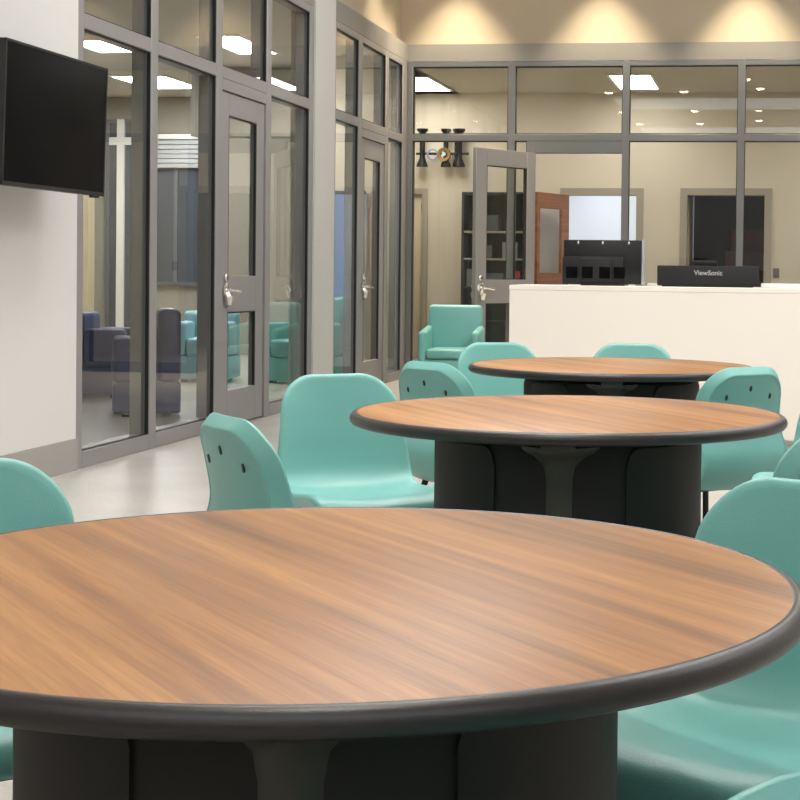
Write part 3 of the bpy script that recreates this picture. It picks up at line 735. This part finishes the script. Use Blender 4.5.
# ------------------------------------------------------------------ moulded chairs
def make_chair(label, loc, rz):
    t = thing('moulded_chair', label, 'chair', loc, rz, 'teal moulded chairs')
    ctrl = [(-.262, .365), (-.256, .398), (-.232, .421), (-.18, .430), (-.09, .422), (.01, .412), (.09, .411), (.145, .427), (.180, .464), (.198, .52), (.211, .585), (.226, .655), (.241, .725), (.255, .787)]
    # dense Catmull-Rom sampling, then arc length
    P = [Vector(c) for c in ctrl]; P = [2*P[0]-P[1]]+P+[2*P[-1]-P[-2]]
    pts = []
    for i in range(1, len(P)-2):
        for k in range(24):
            u = k/24; a, b, c, d = P[i-1:i+3]
            pts.append(.5*((2*b)+(c-a)*u+(2*a-5*b+4*c-d)*u*u+(3*b-a-3*c+d)*u**3))
    pts.append(P[-2])
    S = [0]
    for a, b in zip(pts, pts[1:]): S.append(S[-1]+(b-a).length)
    LEN = S[-1]
    def at(s):
        s = min(max(s, 0), LEN)
        lo, hi = 0, len(S)-1
        while hi-lo > 1:
            m = (lo+hi)//2
            if S[m] <= s: lo = m
            else: hi = m
        f = (s-S[lo])/max(1e-9, S[hi]-S[lo]); return pts[lo].lerp(pts[hi], f)
    def sm(x, a, b):
        x = min(max((x-a)/(b-a), 0), 1); return x*x*(3-2*x)
    NU, NV, NF, NT = 26, 64, 9, 12
    SC = next(S[i] for i in range(len(pts)) if pts[i].y > .44 and pts[i].x > 0)   # the crease
    sb = LEN-.36                                   # where the back starts
    cavf = lambda s: .020+.018*sm(s, sb-.1, sb+.08)-.014*sm(s, LEN-.12, LEN)
    def layer(depth, inset):
        g = []
        s0, s1 = inset, LEN-inset
        for j in range(NV+1):
            rt, rf = .118-inset*.6, .07-inset*.6
            # rows step by equal angles round the corners and by equal lengths between them
            if j <= NF: s = s0+rf*(1-math.cos(PI/2*j/NF))
            elif j >= NV-NT: s = s1-rt*(1-math.cos(PI/2*(NV-j)/NT))
            else: s = s0+rf+(s1-rt-s0-rf)*(j-NF)/(NV-NT-NF)
            base = .236-.040*sm(s, sb-.05, LEN)-.012*(1-sm(s, 0, .1))
            w = base-inset
            e = s1-s
            if e < rt: w = w-rt+math.sqrt(max(0, rt*rt-(rt-e)**2))
            e = s-s0
            if e < rf: w = w-rf+math.sqrt(max(0, rf*rf-(rf-e)**2))
            p = at(s); a, b = at(s-.012), at(s+.012); tg = (b-a).normalized(); n = Vector((-tg.y, tg.x))
            cav = cavf(s)
            dsc = 1+2.1*math.exp(-((s-SC)/.085)**2)+.35*(1-sm(s, SC-.1, SC))-.25*(1-sm(s, 0, .12))
            row = []
            for i in range(NU+1):
                u = -math.cos(PI*i/NU)*.35+(2*i/NU-1)*.65
                x = u*w
                k = cav*(abs(x)/.22)**2.4-depth*dsc
                row.append(Vector((x, p.x+n.x*k, p.y+n.y*k)))
            g.append(row)
        return g
    bm = bmesh.new()
    def per(j_i): return j_i
    idx = [(0, i) for i in range(NU)]+[(j, NU) for j in range(NV)]+[(NV, i) for i in range(NU, 0, -1)]+[(j, 0) for j in range(NV, 0, -1)]
    LAY = [(0, .018), (.0008, .010), (.005, .003), (.011, 0), (.0145, .0006), (.041, .0175), (.0445, .0205), (.0455, .0235), (.0445, .026), (.0425, .029), (.042, .037)]
    gf = layer(*LAY[0]); gb = layer(*LAY[-1])
    vf = [[bm.verts.new(c) for c in r] for r in gf]; vb = [[bm.verts.new(c) for c in r] for r in gb]
    for j in range(NV):
        for i in range(NU):
            bm.faces.new((vf[j][i], vf[j][i+1], vf[j+1][i+1], vf[j+1][i])); bm.faces.new((vb[j][i], vb[j+1][i], vb[j+1][i+1], vb[j][i+1]))
    rings = [[vf[j][i] for j, i in idx]]
    for l in LAY[1:-1]:
        g = layer(*l); rings.append([bm.verts.new(g[j][i]) for j, i in idx])
    rings.append([vb[j][i] for j, i in idx])
    for A, B in zip(rings, rings[1:]):
        for k in range(len(idx)):
            k2 = (k+1) % len(idx); bm.faces.new((A[k], B[k], B[k2], A[k2]))
    bmesh.ops.remove_doubles(bm, verts=bm.verts[:], dist=1e-5)
    bmesh.ops.recalc_face_normals(bm, faces=bm.faces[:])
    so = obj('seat_shell', bm, M_teal, t, angle=70)
    wn = so.modifiers.new('weighted', 'WEIGHTED_NORMAL'); wn.keep_sharp = True; wn.weight = 80
    # dark bolt slots on the back of the backrest
    for x, dz in ((-.108, .074), (0, .04), (.108, .074), (0, .215)):
        s = LEN-.036-dz; p = at(s); a, b = at(s-.01), at(s+.01); tg = (b-a).normalized(); n = Vector((-tg.y, tg.x))
        k = -.042+cavf(s)*(abs(x)/.22)**2.4
        c = Vector((x, p.x+n.x*(k+.001), p.y+n.y*(k+.001)))
        h = bmesh.new(); add_lathe(h, [(0, -.003), (.0045, -.003), (.0055, -.001), (.0055, .004), (0, .004)], n=14)
        zz = Vector((0, -n.x, -n.y)); yy = Vector((0, tg.x, tg.y)); xx = yy.cross(zz)
        m = Matrix.Identity(4)
        for r_ in range(3): m[r_][0], m[r_][1], m[r_][2], m[r_][3] = xx[r_], yy[r_]*2.0, zz[r_], c[r_]
        h.transform(m); bmesh.ops.recalc_face_normals(h, faces=h.faces[:])
        obj('bolt_slot', h, M_dkplug, t)
    fr = bmesh.new()
    for s in (-1, 1): add_tube(fr, [(s*.15, -.175, .345), (s*.15, .14, .315)], .013, 10)
    for y, z in ((-.16, .345), (.13, .316)): add_tube(fr, [(-.15, y, z), (.15, y, z)], .012, 10)
    obj('seat_frame', fr, M_blackmetal, t)
    for sx in (-1, 1):
        for (ya, za, yb) in ((-.16, .345, -.20), (.13, .316, .235)):
            L = bmesh.new(); add_tube(L, [(sx*.15, ya, za), (sx*.165, ya+(yb-ya)*.15, za-.06), (sx*.20, yb, .012)], .0125, 10)
            add_tube(L, [(sx*.20, yb, 0), (sx*.20, yb, .03)], .017, 10)
            obj('leg', L, M_blackmetal, t)
    return t

TOP = Vector((0, .262, .795))                      # top middle of the backrest in chair space
def px_ray(px, py):
    d = right*((px-U0)/F)+fwd-up*((py-V0)/F); return d
def chair_spot(px, py, tab, turn=0, zt=.797):
    """stand a chair whose backrest top is at the sight line (px, py), turned to face its table"""
    d = px_ray(px, py); s = (zt-ZC)/d.z; p = Vector((d.x*s, d.y*s, 0))
    f = (Vector((*tab, 0))-p).normalized()         # facing direction; chair faces -Y locally
    rz = math.atan2(f.x, -f.y)+R(turn)
    off = Matrix.Rotation(rz, 3, 'Z') @ Vector((0, .262, 0))
    return (p.x-off.x, p.y-off.y, 0), rz
spots = [
    (-50, 458, T1, -10, .789, 'teal moulded chair at the left far side of the nearest table, facing us'),
    (818, 479, T1, 14, .789, 'teal moulded chair at the right far side of the nearest table'),
    (885, 748, T1, 0, .79, 'teal moulded chair nearest the camera, only its top edge showing at the lower right corner'),
    (336, 374, T2, -16, .784, 'teal moulded chair facing us at the left far side of the middle table'),
    (228, 411, T2, -8, .795, 'teal moulded chair seen from behind at the near left side of the middle table'),
    (846, 419, T2, 3, .795, 'teal moulded chair seen from behind at the near right side of the middle table'),
    (862, 372, T2, 12, .784, 'teal moulded chair at the right far side of the middle table, only a sliver showing'),
    (496, 343, T3, -12, .782, 'teal moulded chair facing us at the left far side of the farthest table'),
    (633, 344, T3, 0, .782, 'teal moulded chair facing us between the farthest table and the counter'),
    (428, 357, T3, 2, .803, 'teal moulded chair seen from behind at the near left side of the farthest table'),
    (748, 363, T3, 3, .7995, 'teal moulded chair seen from behind at the near right side of the farthest table'),
]
proto = None
for px, py, tab, turn, zt, label in spots:
    loc, rz = chair_spot(px, py, tab, turn, zt)
    if proto is None: proto = make_chair(label, loc, rz)
    else: dup(proto, loc, rz, label)

# ------------------------------------------------------------------ world, view
w = bpy.data.worlds.new('world'); sc.world = w; w.use_nodes = True
w.node_tree.nodes['Background'].inputs[0].default_value = (.75, .82, .9, 1); w.node_tree.nodes['Background'].inputs[1].default_value = .3
vs = sc.view_settings
vs.view_transform = 'Standard'; vs.look = 'None'; vs.exposure = .1; vs.gamma = 1; vs.use_curve_mapping = False
